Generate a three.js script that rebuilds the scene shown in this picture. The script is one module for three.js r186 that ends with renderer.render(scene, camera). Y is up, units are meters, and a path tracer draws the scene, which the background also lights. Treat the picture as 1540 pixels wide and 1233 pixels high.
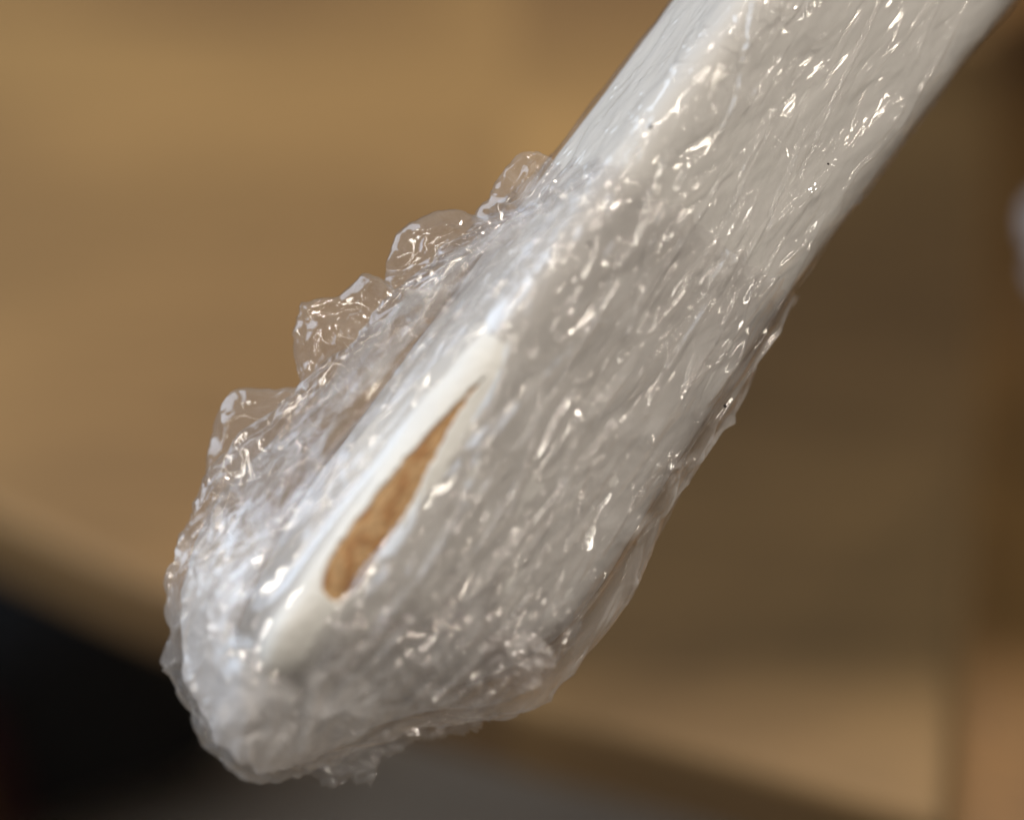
import * as THREE from 'three';
import { createNoise2D } from 'simplex-noise';
import { RoundedBoxGeometry } from 'three/addons/geometries/RoundedBoxGeometry.js';
import { RectAreaLightUniformsLib } from 'three/addons/lights/RectAreaLightUniformsLib.js';

// ───────────────────────── camera, light, exposure ─────────────────────────
const PITCH = 42 * Math.PI / 180, TABLE_Y = 0.75, ABOVE = 0.45, D = 0.40, MM = 0.000123;   // MM: metres per photo pixel at the leg
const EYE = new THREE.Vector3(0, TABLE_Y + ABOVE, 0);
const FWD = new THREE.Vector3(0, -Math.sin(PITCH), -Math.cos(PITCH)), UPV = new THREE.Vector3(0, Math.cos(PITCH), -Math.sin(PITCH)), RGT = new THREE.Vector3(1, 0, 0);
const cs = (x, y, d) => EYE.clone().addScaledVector(RGT, x).addScaledVector(UPV, y).addScaledVector(FWD, d);
const scene = new THREE.Scene();
scene.background = new THREE.Color(0.05, 0.047, 0.046);
const FOV = 2 * Math.atan(1233 / 2 * MM / D) * 180 / Math.PI;
const camera = new THREE.PerspectiveCamera(FOV, 1540 / 1233, 0.02, 50);
camera.position.copy(EYE);
camera.lookAt(EYE.clone().add(FWD));
camera.focus = 0.414;
camera.userData.fStop = 2.4;
const renderer = new THREE.WebGLRenderer({ antialias: true });
renderer.toneMapping = THREE.LinearToneMapping;
renderer.toneMappingExposure = 1.2;
renderer.shadowMap.enabled = true;
RectAreaLightUniformsLib.init();
function bulb(name, color, intensity, p, size) {
  const l = new THREE.PointLight(new THREE.Color(...color), intensity);
  l.name = name; l.position.copy(p); l.castShadow = true; l.shadow.radius = size / 0.02; scene.add(l);
}
bulb('unseen_ceiling_lamp', [1, 0.90, 0.78], 4.7, cs(0.60, 1.24, -0.24), 0.09);  // out of view, placed to light the table from above
function stripLight(name, color, radiance, w, h, p) {          // thin area light out of view, its long side parallel to the leg
  const l = new THREE.RectAreaLight(new THREE.Color(...color), radiance, w, h);
  l.name = name; l.up.copy(RGT).multiplyScalar(0.595).addScaledVector(UPV, 0.804); l.position.copy(p); l.lookAt(cs(0.01, 0, 0.41)); scene.add(l);
}
stripLight('unseen_edge_lamp', [1, 0.92, 0.80], 46, 0.010, 0.24, cs(-0.17, 0.17, 0.08));  // out of view, placed to light the painted edge and left face warmly
stripLight('added_glint_light', [1, 0.89, 0.74], 75, 0.008, 0.10, cs(0.42, 0.16, -0.04));  // this strip and the next three are added for streak glints on the film
stripLight('added_glint_light', [1, 0.89, 0.74], 75, 0.006, 0.06, cs(0.20, -0.20, 0.04));
stripLight('added_glint_light', [1, 0.91, 0.78], 75, 0.007, 0.10, cs(0.07, 0.34, -0.10));
stripLight('added_glint_light', [1, 0.93, 0.84], 70, 0.007, 0.09, cs(-0.36, 0.02, 0.14));
const unseenWindow = new THREE.RectAreaLight(new THREE.Color(0.70, 0.83, 1), 3.0, 0.7, 0.9);  // cool light out of view, placed to tint the left face bluish
unseenWindow.name = 'unseen_window_light'; unseenWindow.position.copy(cs(-0.9, 0.58, 0.30)); unseenWindow.lookAt(cs(0, 0, 0.4)); scene.add(unseenWindow);

// ───────────────────────── helpers ─────────────────────────
let seed0 = 7;
const rng = (seed) => { let s = seed | 0; return () => { s = (s + 0x6d2b79f5) | 0; let t = Math.imul(s ^ (s >>> 15), 1 | s); t = (t + Math.imul(t ^ (t >>> 7), 61 | t)) ^ t; return ((t ^ (t >>> 14)) >>> 0) / 4294967296; }; };
const noises = Array.from({ length: 10 }, (_, i) => createNoise2D(rng(101 + i * 17)));
const { clamp, lerp, smoothstep } = THREE.MathUtils;
const ss = (x, a, b) => smoothstep(x, a, b);
function table(rows) {                                    // smooth interpolation through [x, y] rows
  const n = rows.length, m = rows.map((_, i) => {
    const a = rows[Math.max(0, i - 1)], b = rows[Math.min(n - 1, i + 1)];
    return (b[1] - a[1]) / (b[0] - a[0]);
  });
  return (x) => {
    if (x <= rows[0][0]) return rows[0][1];
    if (x >= rows[n - 1][0]) return rows[n - 1][1];
    let i = 0; while (rows[i + 1][0] < x) i++;
    const h = rows[i + 1][0] - rows[i][0], t = (x - rows[i][0]) / h, t2 = t * t, t3 = t2 * t;
    return (2 * t3 - 3 * t2 + 1) * rows[i][1] + (t3 - 2 * t2 + t) * h * m[i] + (-2 * t3 + 3 * t2) * rows[i + 1][1] + (t3 - t2) * h * m[i + 1];
  };
}
function shadows(o) { o.castShadow = true; o.receiveShadow = true; return o; }
const counts = {};
function numbered(name) { const k = counts[name] = (counts[name] ?? -1) + 1; return k ? name + '_' + String(k).padStart(3, '0') : name; }
function tag(o, label, category, group, kind) {
  if (label) o.userData.label = label;
  if (category) o.userData.category = category;
  if (group) o.userData.group = group;
  if (kind) o.userData.kind = kind;
  return o;
}
function part(name, g, m, parent) { const o = shadows(new THREE.Mesh(g, m)); o.name = name; parent.add(o); return o; }
function dataTexture(w, h, f, srgb) {                     // f(x, y) -> [r, g, b] in 0..1
  const d = new Uint8Array(w * h * 4);
  for (let y = 0; y < h; y++) for (let x = 0; x < w; x++) {
    const c = f(x / w, y / h), i = (y * w + x) * 4;
    d[i] = clamp(c[0], 0, 1) * 255; d[i + 1] = clamp(c[1], 0, 1) * 255; d[i + 2] = clamp(c[2], 0, 1) * 255; d[i + 3] = 255;
  }
  const t = new THREE.DataTexture(d, w, h);
  t.wrapS = t.wrapT = THREE.RepeatWrapping; t.magFilter = THREE.LinearFilter; t.minFilter = THREE.LinearMipmapLinearFilter; t.generateMipmaps = true;
  if (srgb) t.colorSpace = THREE.SRGBColorSpace;
  t.needsUpdate = true;
  return t;
}
function gridGeometry(nu, nv, closed, pos, uv) {          // pos: Float32Array of (nv rows) x (nu columns)
  const idx = new Uint32Array((nv - 1) * (closed ? nu : nu - 1) * 6); let k = 0;
  for (let j = 0; j < nv - 1; j++) for (let i = 0; i < (closed ? nu : nu - 1); i++) {
    const a = j * nu + i, b = j * nu + (i + 1) % nu, c = a + nu, d = b + nu;
    idx[k++] = a; idx[k++] = b; idx[k++] = d; idx[k++] = a; idx[k++] = d; idx[k++] = c;
  }
  const g = new THREE.BufferGeometry();
  g.setAttribute('position', new THREE.BufferAttribute(pos, 3));
  if (uv) g.setAttribute('uv', new THREE.BufferAttribute(uv, 2));
  g.setIndex(new THREE.BufferAttribute(idx, 1));
  g.computeVertexNormals();
  return g;
}

// ───────────────────────── the setting: floor, table ─────────────────────────
const pixelRay = (px, py) => FWD.clone().addScaledVector(RGT, (px - 770) * MM / D).addScaledVector(UPV, (616.5 - py) * MM / D);
const onPlane = (px, py, y) => { const r = pixelRay(px, py); return EYE.clone().addScaledVector(r, (y - EYE.y) / r.y); };
{
  const fl = dataTexture(512, 512, (x, y) => { const n = 1.3 + 0.22 * noises[0](x * 9, y * 9) + 0.12 * noises[1](x * 60, y * 60); return [0.20 * n + 0.53, 0.19 * n + 0.48, 0.175 * n + 0.42]; }, true);
  fl.repeat.set(6, 6);
  const floor = part('floor', new THREE.PlaneGeometry(8, 8).rotateX(-Math.PI / 2), new THREE.MeshStandardMaterial({ map: fl, roughness: 0.7 }), scene);
  floor.position.set(0, 0, -1.5); tag(floor, null, null, null, 'structure');
}
const wood = dataTexture(1024, 512, (x, y) => {
  const warp = noises[2](x * 2, y * 3) * 0.4, g = 0.5 + 0.5 * Math.sin((y * 26 + warp * 4 + noises[3](x * 1.5, y * 14)) * 2), f = noises[4](x * 12, y * 160), b = noises[5](x * 2.2 + 3, y * 2.6);
  const k = 0.86 + 0.05 * g + 0.05 * f + 0.13 * b;
  return [0.655 * k, 0.520 * k + 0.006 * b, 0.338 * k];
}, true);
wood.repeat.set(1.4, 1.4);
{
  // near edge of the table top, a slightly bowed line running down to the right
  const pts = [[-900, 380], [-420, 596], [0, 792], [240, 902], [490, 990], [740, 1068], [1000, 1138], [1350, 1240], [1900, 1390], [2700, 1560]].map(([x, y]) => onPlane(x, y, TABLE_Y));
  const curve = new THREE.CatmullRomCurve3(pts), sh = new THREE.Shape(), q = curve.getPoints(120);
  q.forEach((p, i) => (i ? sh.lineTo(p.x, -p.z) : sh.moveTo(p.x, -p.z)));
  sh.lineTo(0.9, 0.9); sh.lineTo(-0.44, 0.9); sh.closePath();
  const bev = 0.004, g = new THREE.ExtrudeGeometry(sh, { depth: 0.022, bevelEnabled: true, bevelThickness: bev, bevelSize: bev, bevelOffset: -bev, bevelSegments: 4, curveSegments: 8 });
  g.rotateX(-Math.PI / 2);
  const t = new THREE.Group(); t.name = 'wooden_table'; t.position.set(0, TABLE_Y - 0.026, 0); scene.add(t);
  tag(t, 'light brown wooden table with bowed front edge, out of focus behind the wrapped leg', 'table');
  part('tabletop', g.translate(0, bev, 0), new THREE.MeshStandardMaterial({ map: wood, roughness: 0.55 }), t);
  const lg = new THREE.CylinderGeometry(0.03, 0.022, TABLE_Y - 0.026, 20).translate(0, -(TABLE_Y - 0.026) / 2, 0);
  for (const [x, z] of [[0.55, -0.42], [0.75, -0.82], [-0.36, -0.82]]) { const l = part('leg', lg, new THREE.MeshStandardMaterial({ map: wood, roughness: 0.55 }), t); l.position.set(x, 0, z); }
}

{
  // a thick board lying on the table, its long edge running away to the right
  const p = new THREE.Group(); p.name = 'wooden_board'; const T = 0.014, a = onPlane(1436, 1210, TABLE_Y + T), e = onPlane(1470, 560, TABLE_Y + T), d = e.clone().sub(a), turn = Math.atan2(-d.x, -d.z);
  p.position.set(a.x, TABLE_Y + 0.001, a.z); p.rotation.y = turn; scene.add(p);
  tag(p, 'flat orange brown wooden board lying on the table at the right edge, out of focus', 'board');
  const w2 = wood.clone(); w2.repeat.set(1, 1); const m = new THREE.MeshStandardMaterial({ map: w2, color: new THREE.Color(0.80, 0.67, 0.47), roughness: 0.5 });
  part('plank', new RoundedBoxGeometry(0.16, T, 0.62, 4, 0.003).translate(0.08, T / 2, -0.22), m, p);
}
{
  const c = new THREE.Group(); c.name = 'white_knob'; const at = onPlane(1606, 425, TABLE_Y + 0.014); c.position.set(at.x, TABLE_Y + 0.016, at.z); scene.add(c);
  tag(c, 'small white knob on the brown board, a blurred sliver at the right edge', 'knob');
  const prof = [[0, 0], [0.009, 0], [0.010, 0.002], [0.007, 0.008], [0.010, 0.014], [0.0145, 0.018], [0.015, 0.023], [0.011, 0.028], [0, 0.03]].map(([x, y]) => new THREE.Vector2(x, y)), m = new THREE.MeshPhysicalMaterial({ color: 0xe8e6ea, roughness: 0.3 });
  part('stem', new THREE.LatheGeometry(prof.slice(0, 5), 40), m, c);
  part('cap', new THREE.LatheGeometry(prof.slice(4), 40), m, c);
}
{
  const b = new THREE.Group(); b.name = 'black_shape'; const at = onPlane(120, 1120, 0.02); b.position.set(at.x, 0, at.z); b.rotation.y = 0.3; scene.add(b);  // black shape below the table edge, modelled like a bag
  tag(b, 'black bag-like shape with a dark red side on the floor below the table edge', 'bag');
  const g = new RoundedBoxGeometry(0.22, 0.22, 0.16, 10, 0.05).translate(0, 0.11, 0), p = g.attributes.position;
  for (let i = 0; i < p.count; i++) { const x = p.getX(i), y = p.getY(i), z = p.getZ(i), k = 1 - 0.25 * y / 0.22; p.setXYZ(i, x * k + 0.012 * noises[0](y * 9, z * 9), y + 0.015 * noises[1](x * 8, z * 8), z * k + 0.012 * noises[2](x * 9, y * 9)); }
  g.computeVertexNormals();
  part('body', g, new THREE.MeshStandardMaterial({ color: new THREE.Color(0.008, 0.007, 0.007), roughness: 0.8 }), b);
  part('dark_red_side', new RoundedBoxGeometry(0.06, 0.13, 0.11, 6, 0.02).translate(-0.085, 0.085, 0.055), new THREE.MeshStandardMaterial({ color: new THREE.Color(0.10, 0.008, 0.010), roughness: 0.8 }), b);
  part('handle', new THREE.TorusGeometry(0.05, 0.007, 10, 40, Math.PI).translate(0, 0.205, 0), new THREE.MeshStandardMaterial({ color: new THREE.Color(0.008, 0.007, 0.007), roughness: 0.7 }), b);
}

// ───────────────────────── the leg and its wrapping ─────────────────────────
// Axes of the leg: X across its broad face, Y along it away from the foot, Z out of the edge that faces the viewer. Lengths in photo pixels, scaled by MM.
const TILT = 8 * Math.PI / 180, ax = new THREE.Vector3().addScaledVector(RGT, 0.595).addScaledVector(UPV, 0.804), bx = new THREE.Vector3().addScaledVector(RGT, 0.804).addScaledVector(UPV, -0.595), fx = FWD.clone().negate();
const A = ax.clone().multiplyScalar(Math.cos(TILT)).addScaledVector(fx, -Math.sin(TILT)), N = fx.clone().multiplyScalar(Math.cos(TILT)).addScaledVector(ax, Math.sin(TILT));
const ORIGIN = cs((370 - 770) * MM * 0.955, (616.5 - 1000) * MM * 0.955, D * 0.955);
function legGroup(name) { const o = new THREE.Group(); o.name = name; o.matrixAutoUpdate = true; o.quaternion.setFromRotationMatrix(new THREE.Matrix4().makeBasis(bx, A, N)); o.position.copy(ORIGIN); scene.add(o); return o; }

// closed section: polygon corners [x, z, rounding], each corner nc samples, each side ne samples
function sectionPoint(c, i, f, onCorner) {
  const n = c.length, P = c[i], Q = c[(i + 1) % n], O = c[(i + n - 1) % n];
  const cut = (a, b) => Math.min(0.46, a[2] / Math.max(1e-6, Math.hypot(b[0] - a[0], b[1] - a[1])));
  if (onCorner) {
    const k0 = cut(P, O), k1 = cut(P, Q), ax_ = lerp(P[0], O[0], k0), az = lerp(P[1], O[1], k0), bx_ = lerp(P[0], Q[0], k1), bz = lerp(P[1], Q[1], k1);
    return [(1 - f) ** 2 * ax_ + 2 * f * (1 - f) * P[0] + f * f * bx_, (1 - f) ** 2 * az + 2 * f * (1 - f) * P[1] + f * f * bz];
  }
  const k = lerp(cut(P, Q), 1 - cut(Q, P), f);
  return [lerp(P[0], Q[0], k), lerp(P[1], Q[1], k)];
}
// a skin: rows along y, each a closed section; then displaced along its normals
function skin({ corners, corner, side, rows, height }) {
  const per = corner.reduce((a, b) => a + b) + side.reduce((a, b) => a + b), nv = rows.length;
  const base = new Float32Array(per * nv * 3), arc = new Float32Array(per * nv), uv = new Float32Array(per * nv * 2);
  let zero = 0; for (let i = 0; i < 1; i++) zero += corner[0] + side[0];
  zero += Math.floor(corner[1] / 2);                      // the viewer's edge (corner 1) is where the arc length starts
  for (let j = 0; j < nv; j++) {
    let k = 0; const c = corners(rows[j]);
    for (let i = 0; i < c.length; i++) {
      for (const [n, on] of [[corner[i], true], [side[i], false]]) for (let q = 0; q < n; q++, k++) {
        const p = sectionPoint(c, i, on ? q / n : q / n, on), o = (j * per + k) * 3;
        base[o] = p[0]; base[o + 1] = typeof rows[j] === 'number' ? rows[j] : rows[j].y; base[o + 2] = p[1];
      }
    }
    let s = 0; arc[j * per + zero] = 0;
    for (let q = zero + 1; q < per; q++) { const o = (j * per + q) * 3; s += Math.hypot(base[o] - base[o - 3], base[o + 2] - base[o - 1]); arc[j * per + q] = s; }
    s = 0;
    for (let q = zero - 1; q >= 0; q--) { const o = (j * per + q) * 3; s -= Math.hypot(base[o] - base[o + 3], base[o + 2] - base[o + 5]); arc[j * per + q] = s; }
    for (let q = 0; q < per; q++) { uv[(j * per + q) * 2] = (arc[j * per + q] + 420) / 1120; uv[(j * per + q) * 2 + 1] = ((typeof rows[j] === 'number' ? rows[j] : rows[j].y) + 220) / 1700; }
  }
  const g0 = gridGeometry(per, nv, true, base), nn = g0.attributes.normal.array, pos = new Float32Array(base.length);
  for (let v = 0; v < per * nv; v++) {
    const x = base[v * 3], y = base[v * 3 + 1], z = base[v * 3 + 2], h = height ? height(x, y, z, arc[v], (v % per) / per) : 0;
    if (Array.isArray(h)) { pos[v * 3] = x + nn[v * 3] * h[0]; pos[v * 3 + 1] = y + nn[v * 3 + 1] * h[0] + h[1]; pos[v * 3 + 2] = z + nn[v * 3 + 2] * h[0]; }
    else { pos[v * 3] = x + nn[v * 3] * h; pos[v * 3 + 1] = y + nn[v * 3 + 1] * h; pos[v * 3 + 2] = z + nn[v * 3 + 2] * h; }
  }
  for (let i = 0; i < pos.length; i++) pos[i] *= MM;
  return gridGeometry(per, nv, true, pos, uv);
}
const spaced = (a, b, n, ease = 0) => Array.from({ length: n }, (_, i) => { const t = i / (n - 1); return a + (b - a) * ((1 - ease) * t + ease * t * t); });
const dome = (s, from, reach) => (s >= from ? 1 : Math.sqrt(Math.max(0.0004, 1 - ((from - s) / reach) ** 2)));

// crumpled film, heights in pixels; s along the leg, t round it from the viewer's edge
function folds(s, t, k) {                                 // slack, slow undulation drawn out along the leg
  const wx = t + 14 * noises[0](s / 160, t / 110 + k);
  return 0.6 * noises[2](wx / 62, s / 260 + k) + 0.3 * noises[3](wx / 30 + k, s / 140);
}
function crumple(s, t, k) {                               // crushed facets with no direction
  const wx = t + 16 * noises[5](s / 80 + k, t / 80), wy = s + 16 * noises[6](s / 80, t / 80 + k), soft = (v) => Math.sqrt(v * v + 0.006);
  return soft(noises[7](wx / 74 + k, wy / 90)) + 0.42 * soft(noises[8](wx / 36, wy / 44 + k)) + 0.07 * noises[9](wx / 17 + k, wy / 22);
}
const hash = (i, j, k) => { let h = Math.imul(i, 374761393) ^ Math.imul(j, 668265263) ^ Math.imul(k, 974711); h = Math.imul(h ^ (h >>> 13), 1274126177); h = Math.imul(h ^ (h >>> 15), 2246822519); return ((h ^ (h >>> 16)) >>> 0) / 2147483648 - 1; };
function facet(x, y, k) {                                 // flat three-cornered panels meeting in straight creases
  const sk = (x + y) * 0.366, X = x + sk, Y = y + sk, i = Math.floor(X), j = Math.floor(Y), u = X - i, v = Y - j, a = hash(i, j, k), c = hash(i + 1, j + 1, k);
  return u > v ? (1 - u) * a + (u - v) * hash(i + 1, j, k) + v * c : (1 - v) * a + (v - u) * hash(i, j + 1, k) + u * c;
}
function panels(s, t, long, across, k) {                  // three sizes of panel, drawn out along s, some stretches left calm
  const ws = s + long * 0.5 * noises[5](s / long / 2.2, t / across / 2.2 + k), wt = t + across * 0.6 * noises[6](s / long / 1.8 + k, t / across / 2), busy = ss(noises[1](s / 150 + k, t / 85), -0.25, 0.5);
  return facet(ws / long, wt / across, k) + 0.56 * (0.16 + 0.84 * busy) * facet(ws / long * 2.3 + 7, wt / across * 2.1, k + 1) + 0.17 * busy * facet(ws / long * 5.1, wt / across * 4.2 + 3, k + 2);
}
// single creases pressed into a sheet of heights, one value per pixel
const CS0 = -220, CT0 = -420, CW = 1120, CH = 1700;
function creaseSheet(seed, kinds) {
  const r = rng(seed), f = new Float32Array(CW * CH);
  for (const c of kinds) for (let n = 0; n < c.n; n++) {
    const s0 = lerp(c.s[0], c.s[1], r()), t0 = lerp(c.t[0], c.t[1], r());
    let dir = c.to ? Math.atan2(c.to[1] - t0, c.to[0] - s0) + (r() - 0.5) * c.spread : (c.dir ?? 0) + (r() - 0.5) * c.spread;
    const len = lerp(c.len[0], c.len[1], r() ** 1.8), w = lerp(c.w[0], c.w[1], r()), h = lerp(c.h[0], c.h[1], r() ** 1.5) * (r() < 0.2 ? -0.7 : 1), kink = c.kink ?? 0.02;
    let s = s0, t = t0, d = dir; const pts = [];
    for (let q = 0; q <= len; q += 2) { pts.push([s, t]); d += (r() - 0.5) * kink * 4; if (r() < 0.02) d += (r() - 0.5) * 0.9; d += (dir - d) * 0.06; s += 2 * Math.cos(d); t += 2 * Math.sin(d); }
    const side = r() < 0.5 ? -1 : 1, lop = 0.25 + 0.5 * r(), seen = new Map(), R = Math.ceil(w * 1.6);
    pts.forEach(([ps, pt], q) => {
      const e = Math.sin(Math.PI * Math.min(1, Math.max(0, (q + 0.5) / pts.length))) ** 0.7, i0 = Math.round(ps - CS0), j0 = Math.round(pt - CT0), dx = Math.cos(dir), dy = Math.sin(dir);
      for (let i = i0 - R; i <= i0 + R; i++) for (let j = j0 - R; j <= j0 + R; j++) {
        if (i < 0 || j < 0 || i >= CH || j >= CW) continue;
        const a = i + CS0 - ps, b = j + CT0 - pt, across = (-a * dy + b * dx) * side, dist = Math.hypot(a, b), ww = across > 0 ? w : w * lop;
        if (dist >= ww * 1.5) continue;
        const k = (1 - dist / (ww * 1.5)), v = h * e * k * k * (1.6 - 0.6 * k), key = i * CW + j, was = seen.get(key) ?? 0;
        if (Math.abs(v) > Math.abs(was)) seen.set(key, v);
      }
    });
    for (const [key, v] of seen) f[key] += v;
  }
  return (s, t) => {
    const y = s - CS0, x = t - CT0, i = Math.floor(y), j = Math.floor(x);
    if (i < 0 || j < 0 || i >= CH - 1 || j >= CW - 1) return 0;
    const u = y - i, v = x - j, o = i * CW + j;
    return (f[o] * (1 - v) + f[o + 1] * v) * (1 - u) + (f[o + CW] * (1 - v) + f[o + CW + 1] * v) * u;
  };
}
const tightCreases = creaseSheet(11, [
  { n: 105, s: [-100, 1400], t: [20, 420], len: [60, 420], w: [3.5, 9], h: [4, 13], spread: 0.36, dir: -0.13, kink: 0.035 },
  { n: 60, s: [-100, 1400], t: [10, 420], len: [8, 60], w: [3.5, 7], h: [3, 8], spread: 1.2, dir: -0.13 },
  { n: 60, s: [600, 1400], t: [-50, 70], len: [10, 70], w: [4, 9], h: [3.5, 8], spread: 2.4 },
  { n: 110, s: [700, 1400], t: [-240, -30], len: [4, 40], w: [2.5, 6], h: [1, 3], spread: 0.8 },
]);
const footCreases = creaseSheet(23, [
  { n: 78, s: [90, 980], t: [50, 460], len: [70, 420], w: [4, 11], h: [4, 15], spread: 0.44, dir: -0.13, kink: 0.035 },
  { n: 90, s: [60, 980], t: [40, 460], len: [10, 80], w: [3.5, 8], h: [3.5, 9], spread: 1.4, dir: -0.13 },
  { n: 80, s: [60, 700], t: [-300, -50], len: [150, 540], w: [5, 15], h: [7, 18], spread: 0.16, to: [860, -40] },
  { n: 36, s: [40, 900], t: [-300, -45], len: [10, 80], w: [3, 8], h: [2, 7], spread: 2 },
  { n: 130, s: [-150, 190], t: [-330, 430], len: [14, 110], w: [5, 11], h: [3, 7.5], spread: 3 },
  { n: 46, s: [-80, 330], t: [-300, -60], len: [40, 190], w: [5, 12], h: [3, 9], spread: 0.7 },
  { n: 40, s: [560, 860], t: [-60, 90], len: [8, 70], w: [4, 10], h: [3, 8], spread: 2.6 },
]);
// how close the film lies to the painted edge: 1 on the smooth stretch beside the bare patch
const taut = (s, t) => { const d = t - edgeX(s), up = ss(s, 380, 640), foot = 1 - ss(s, 20, 130); return ss(s, -24, 26) * (1 - ss(s, 520, 690)) * ss(d, -95 + 45 * up, -40 + 25 * up) * (1 - ss(d, 46 + 12 * foot - 26 * up, 84 + 18 * foot - 30 * up)); };

const edgeX = table([[-140, 62], [-60, 40], [-20, 22], [60, 3], [120, 0], [1800, 0]]);
const bodyL = table([[-46, 0], [-30, -24], [-8, -34], [30, -50], [90, -68], [180, -88], [320, -98], [1800, -100]]);
const bodyR = table([[-46, 66], [-30, 96], [-8, 116], [50, 178], [130, 272], [220, 350], [310, 388], [430, 395], [560, 386], [750, 374], [1000, 366], [1400, 374], [1800, 392]]);
const bodyCorners = (grow) => (s) => {
  const y = s, g = Math.pow(Math.max(0.0002, 1 - Math.pow(clamp((110 - y) / 156.05, 0, 1), 2.7)), 1 / 2.2), L = bodyL(y) - grow, R = bodyR(y) + grow, e = edgeX(y), z = (v) => -150 + (v + 150) * g;
  return [[L, z(-195) , 26 + grow], [e, z(grow * 0.9), 58 + 24 * (1 - ss(s, 250, 600)) + grow], [R, z(-178), 95 + grow], [lerp(L, R, 0.72), z(-375 - grow), 30 + grow]];
};
const wrapL = table([[-136, 55], [-128, 5], [-100, -62], [-74, -100], [-24, -150], [30, -188], [90, -212], [199, -226], [339, -212], [395, -204], [600, -172], [771, -136], [900, -112], [1000, -110], [1800, -110]]);
const wrapR = table([[-136, 68], [-128, 120], [-90, 180], [-42, 216], [20, 258], [80, 298], [140, 364], [200, 414], [262, 438], [330, 446], [389, 444], [528, 426], [660, 406], [782, 394], [900, 380], [1000, 374], [1800, 380]]);
const wrapCorners = (grow) => (s) => {
  const g = dome(s, 130, 268), L = wrapL(s) - grow, R = wrapR(s) + grow, e = edgeX(s), z = (v) => -170 + (v + 170) * g;
  return [[L, z(-205), 34], [e, z(8 + grow), 66 + 20 * (1 - ss(s, 250, 600))], [R, z(-182), 100], [lerp(L, R, 0.7), z(-395 - grow), 50]];
};

// materials
const clearFilm = (o) => new THREE.MeshPhysicalMaterial({ color: 0xf9f8f8, roughness: 0.085, ior: 1.85, transmission: 0.85, thickness: 0, side: THREE.DoubleSide, ...o });
const milk = (f) => {                                     // share of light let through, over (round the section, along the leg)
  const t = dataTexture(560, 850, (u, v) => { const s = v * 1700 - 220, a = u * 1120 - 420, m = lerp(f(s, a), 0.988, Math.max(taut(s, a * 0.9 + 14), 0.9 * (1 - ss(Math.abs(a - 6), 25, 62)) * ss(s, 500, 600))); return [m, m, m]; });
  t.wrapS = t.wrapT = THREE.ClampToEdgeWrapping; return t;
};

// 1. the painted leg
const leg = tag(legGroup('furniture_leg'), 'white painted wooden leg with a long bare brown scrape along its edge', 'furniture leg');
const chipL = table([[146, 44], [152, 22], [180, 6], [230, 0], [289, 0], [380, 4], [442, 10], [506, 19], [548, 26.5]]);
const chipR = table([[146, 46], [160, 58], [200, 64], [260, 60], [330, 53], [442, 34], [506, 28], [548, 28.5]]);
const inChip = (s, t) => (s < 146 || s > 548 ? -1 : Math.min(t - chipL(s) - 0.9 * noises[3](s / 9, 3) - 1.6 * noises[5](s / 34, 3), chipR(s) + 0.9 * noises[4](s / 8, 7) + 1.5 * noises[6](s / 27, 9) - t));
const paint = new THREE.MeshPhysicalMaterial({ color: new THREE.Color(0.79, 0.785, 0.755), roughness: 0.5 });
const bodyRows = [...spaced(-46, 100, 100, 0.7).slice(0, -1), ...spaced(100, 640, 330).slice(0, -1), ...spaced(640, 1760, 90)];
part('painted_body', skin({ corners: bodyCorners(0), corner: [20, 90, 30, 20], side: [30, 130, 40, 30], rows: bodyRows,
  height: (x, y, z, arc) => 1.2 * noises[5](y / 120, arc / 80) + 0.4 * noises[6](y / 30, arc / 22) - 9 * ss(inChip(y, x), -0.5, 2.5) * (z > -80 ? 1 : 0) }), paint, leg);
{
  const nu = 40, nv = 240, pos = new Float32Array(nu * nv * 3), uv = new Float32Array(nu * nv * 2), cb = bodyCorners(0);
  for (let j = 0; j < nv; j++) {
    const s = 143 + 418 * j / (nv - 1), c = cb(s), lo = chipL(s) - 7, hi = chipR(s) + 7, prof = [];
    for (let q = 0; q <= 60; q++) prof.push(sectionPoint(c, 1, q / 60, true));
    for (let q = 0; q <= 60; q++) prof.push(sectionPoint(c, 1, q / 60, false));
    for (let i = 0; i < nu; i++) {
      const x = lerp(lo, hi, i / (nu - 1)); let m = 1; while (m < prof.length - 1 && prof[m][0] < x) m++;
      const p = prof[m - 1], q = prof[m], z = lerp(p[1], q[1], clamp((x - p[0]) / Math.max(1e-6, q[0] - p[0]), 0, 1)), o = (j * nu + i) * 3;
      pos[o] = x * MM; pos[o + 1] = s * MM; pos[o + 2] = (z - 5.5 + 0.9 * noises[1](s / 22, x / 6) + 0.5 * noises[2](s / 6, x / 3)) * MM;
      uv[(j * nu + i) * 2] = i / (nu - 1); uv[(j * nu + i) * 2 + 1] = j / (nv - 1);
    }
  }
  const bare = dataTexture(128, 512, (u, v) => {
    const f = 0.5 + 0.5 * noises[4](u * 8, v * 16), l = noises[2](u * 2, v * 7), d = noises[7](u * 30, v * 60), k = 0.82 + 0.16 * f + 0.05 * d, o = ss(l, -0.1, 0.7);
    return [lerp(0.79, 0.70, o) * k, lerp(0.64, 0.52, o) * k, lerp(0.46, 0.34, o) * k];
  }, true);
  tag(part('bare_wood_scrape', gridGeometry(nu, nv, false, pos, uv), new THREE.MeshStandardMaterial({ map: bare, roughness: 0.85 }), leg), 'brown bare wood scrape');
}

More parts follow.
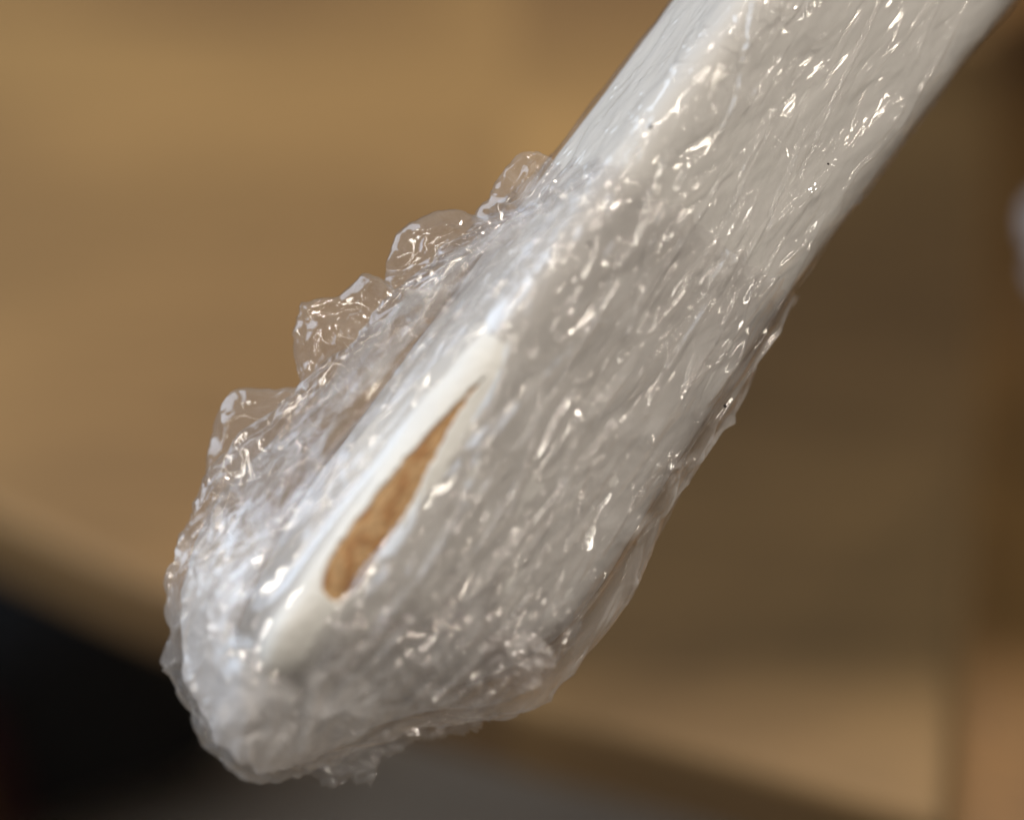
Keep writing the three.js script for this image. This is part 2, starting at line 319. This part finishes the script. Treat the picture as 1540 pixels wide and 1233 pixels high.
// unseen board above the frame, placed to shade the right of the table
{
  const o = part('unseen_top_board', new RoundedBoxGeometry(0.36, 0.02, 0.36, 4, 0.003), paint, leg);
  const m = new THREE.Matrix4().makeBasis(RGT, UPV, FWD.clone().negate()).setPosition(cs(0.087 + 0.18, 0.176, 0.425 + 0.18));
  leg.updateMatrixWorld(); m.premultiply(leg.matrixWorld.clone().invert()); m.decompose(o.position, o.quaternion, o.scale);
}

// 2. the stretch film
const film = tag(legGroup('plastic_wrap'), 'crinkled clear stretch film wrapped around the white leg and bunched over its foot', 'plastic wrap');
{
  // the tight layer that covers the whole length
  const h = (x, s, z, arc) => lerp(4 + 2.5 * folds(s, arc, 1.3) * ss(Math.abs(arc), 10, 60) + tightCreases(s, arc) + 5.2 * panels(s + 0.2 * arc, arc, 120, 36, 3) * lerp(1, 0.4, ss(-arc, 0, 40)), -11, taut(s, x));
  const m = milk((s, a) => 0.982 - 0.07 * Math.max(0, noises[3](a / 60, s / 140) - 0.15) - 0.003 * Math.abs(tightCreases(s, a)));
  part('tight_wrap', skin({ corners: bodyCorners(3), corner: [30, 80, 70, 10], side: [100, 300, 20, 20], rows: [...spaced(-52, 60, 70, 0.6).slice(0, -1), ...spaced(60, 1320, 700).slice(0, -1), ...spaced(1320, 1740, 40)], height: h }),
    clearFilm({ transmission: 1, transmissionMap: m }), film);
}
{
  // the looser second layer over the foot, its ragged upper border crossing the leg
  const h = (x, s, z, arc) => {
    const k = taut(s, x), foot = 1 - ss(s, 20, 240), left = ss(-x, 30, 90) * ss(s, 10, 140);
    const ds = 900 - s, dt = arc + 40, pleat = Math.atan2(dt, Math.max(60, ds)) * 620;      // pleats fan out from where the film is gathered
    const face = 6.5 * (1 - 0.6 * ss(s, 560, 640) * (1 - ss(Math.abs(arc - 10), 25, 60))) * panels(s + 0.25 * arc, arc, 125, 36, 11), tip = foot > 0 ? 7 * panels(s, arc, 76, 44, 21) + 0.6 * facet(s / 15, arc / 12, 5) + 2 * (1 - ss(s, -80, -20)) * panels(x, z, 44, 36, 47) : 0, fan = left > 0 ? 15 * facet(ds / 420 + 0.4 * noises[5](ds / 300, pleat / 90), pleat / 50 + 0.5 * noises[6](ds / 260, pleat / 80), 31) + 5.5 * facet(ds / 170 + 5, pleat / 23 + 0.4 * noises[7](ds / 120, pleat / 40), 32) + 1.6 * facet(ds / 60, pleat / 16, 33) : 0;
    return lerp(4 * folds(s, arc, 7.7) + lerp(lerp(face, fan, left), tip, foot) + Math.max(-6, footCreases(s, arc)) + 5, -20, k);
  };
  const end = 940, m = milk((s, a) => 0.985 - 0.11 * (1 - ss(s, 0, 300)) - 0.22 * Math.max(0, noises[3](a / 80, s / 130) - 0.15) - 0.10 * ss(a, 360, 420) - 0.004 * Math.abs(footCreases(s, a)));
  const rows = [...spaced(-136, 60, 190, 0.75).slice(0, -1), ...spaced(60, end, 580)];
  const g = skin({ corners: wrapCorners(0), corner: [60, 90, 90, 14], side: [130, 310, 24, 24], rows,
    height: (x, s, z, arc) => [h(x, s, z, arc), ss(s, 700, end) * (0.14 * x - 20 + 16 * noises[1](arc / 60, 2) + 7 * noises[2](arc / 18, 5))] });
  part('foot_wrap', g, clearFilm({ transmission: 1, transmissionMap: m }), film);
  // film bunched up inside the foot
  const g2 = skin({ corners: wrapCorners(-16), corner: [30, 50, 50, 10], side: [50, 140, 14, 14], rows: spaced(-124, 330, 180, 0.4),
    height: (x, s, z, arc) => [lerp(6 * panels(s, arc, 56, 42, 41) + 5 * (1 - ss(s, -70, 0)) * panels(x, z, 40, 34, 44) - 4, -14, taut(s, x) * ss(s, -20, 40)), ss(s, 160, 330) * 40 * noises[4](arc / 50, 1)] });
  part('bunched_film', g2, clearFilm({ transmission: 1, transmissionMap: milk((s, a) => 0.10 + 0.20 * ss(s, -60, 20) + 0.64 * ss(s, 0, 230) + 0.12 * noises[5](a / 50, s / 40)) }), film);
}
// loose flaps and torn pieces: sheets between an outer and an inner outline given in photo pixels
const toLeg = ([px, py]) => [(px - 370) * 0.804 + (py - 1000) * 0.595, (px - 370) * 0.595 - (py - 1000) * 0.804];
function sheet(name, outer, inner, z, { nu = 90, nv = 60, amp = 9, bulge = 34, rag = 0, k = 0, scale = 1, fold = false, m }) {
  const line = (pts) => { const c = new THREE.CatmullRomCurve3(pts.map(toLeg).map(([x, y]) => new THREE.Vector3(x, y, 0)), false, 'centripetal'); return c.getSpacedPoints(nu - 1); };
  const o = line(outer), n = line(inner), pos = new Float32Array(nu * nv * 3), uv = new Float32Array(nu * nv * 2);
  for (let j = 0; j < nv; j++) for (let i = 0; i < nu; i++) {
    const w0 = j / (nv - 1), v = fold ? 1 - Math.abs(2 * w0 - 1) : w0, back = fold && w0 > 0.5 ? -1 : 1, u = i / (nu - 1), e = (j * nu + i) * 3, r = rag * v * (noises[3](u * 9 + k, k) + 0.6 * noises[4](u * 30, k));
    const x = lerp(n[i].x, o[i].x, v * (1 + r)), y = lerp(n[i].y, o[i].y, v * (1 + r));
    const c = panels(y * scale, x * scale + (back < 0 ? 300 : 0), 52, 46, Math.round(k * 10)), w = ss(v, 0, 0.25);
    pos[e] = (x + amp * 0.4 * w * panels(y, x, 44, 40, 71 + Math.round(k * 10))) * MM; pos[e + 1] = (y + amp * 0.4 * w * panels(y, x, 44, 40, 87 + Math.round(k * 10))) * MM;
    pos[e + 2] = (z + back * bulge * Math.sqrt(Math.max(0, 1 - v * v)) * ss(v, 0, 0.3) + amp * c * (0.3 + 0.7 * w)) * MM;
    uv[e / 3 * 2] = u; uv[e / 3 * 2 + 1] = v;
  }
  return part(name, gridGeometry(nu, nv, false, pos, uv), m, film);
}
const flapFilm = clearFilm({ transmission: 0.93, ior: 1.7, roughness: 0.07 }), tornFilm = clearFilm({ transmission: 0.9 }), tuftFilm = clearFilm({ color: 0xf8f5f4, transmission: 0.82 });
sheet('loose_flap', [[430, 590], [400, 577], [335, 588], [314, 622], [302, 690], [304, 735]], [[500, 580], [480, 620], [455, 660], [430, 700], [400, 740], [380, 770]], -165, { k: 1.2, scale: 0.75, nv: 120, fold: true, amp: 13, m: flapFilm });
sheet('loose_flap', [[590, 430], [543, 400], [500, 432], [437, 458], [434, 520], [442, 575]], [[640, 480], [600, 520], [570, 545], [540, 570], [520, 590], [500, 620]], -165, { k: 3.4, scale: 0.8, nv: 120, fold: true, amp: 16, m: flapFilm });
sheet('loose_flap', [[745, 318], [700, 300], [650, 302], [592, 335], [577, 372], [572, 425]], [[800, 360], [770, 390], [730, 420], [690, 440], [660, 460], [620, 480]], -160, { k: 5.9, scale: 0.75, nv: 120, fold: true, amp: 14, m: flapFilm });
sheet('loose_flap', [[838, 232], [815, 215], [790, 207], [752, 243], [732, 275], [710, 312]], [[880, 290], [860, 305], [840, 320], [820, 340], [795, 360], [770, 380]], -150, { k: 8.1, scale: 0.8, nv: 120, fold: true, amp: 12, m: flapFilm });
sheet('torn_edge', [[424, 1136], [470, 1174], [540, 1184], [568, 1150], [608, 1126], [654, 1112], [704, 1100], [730, 1104], [750, 1056]], [[430, 1104], [480, 1122], [530, 1124], [566, 1104], [606, 1088], [650, 1074], [690, 1062], [712, 1050], [726, 1024]], -185, { nu: 140, nv: 60, k: 2.2, amp: 7, rag: 0.22, bulge: 10, scale: 2.4, m: tornFilm });
for (const [px, py, z, r] of [[965, 203, 9, 4.2], [870, 383, 12, 3.4], [1100, 605, -150, 3.2], [1258, 232, -95, 2]]) {
  const [x, y] = toLeg([px, py]), g = new THREE.IcosahedronGeometry(r * MM, 1).scale(1, 0.8, 0.5);
  part('dust_speck', g, new THREE.MeshStandardMaterial({ color: 0x2a2420, roughness: 0.9 }), film).position.set(x * MM, y * MM, z * MM);
}
sheet('crumpled_tuft', [[712, 975], [732, 1016], [782, 1046], [830, 1004], [822, 980]], [[730, 952], [752, 950], [776, 948], [802, 956], [816, 968]], -142, { nu: 70, nv: 50, k: 6.6, amp: 15, scale: 2.4, bulge: 18, m: tuftFilm });

renderer.render(scene, camera);
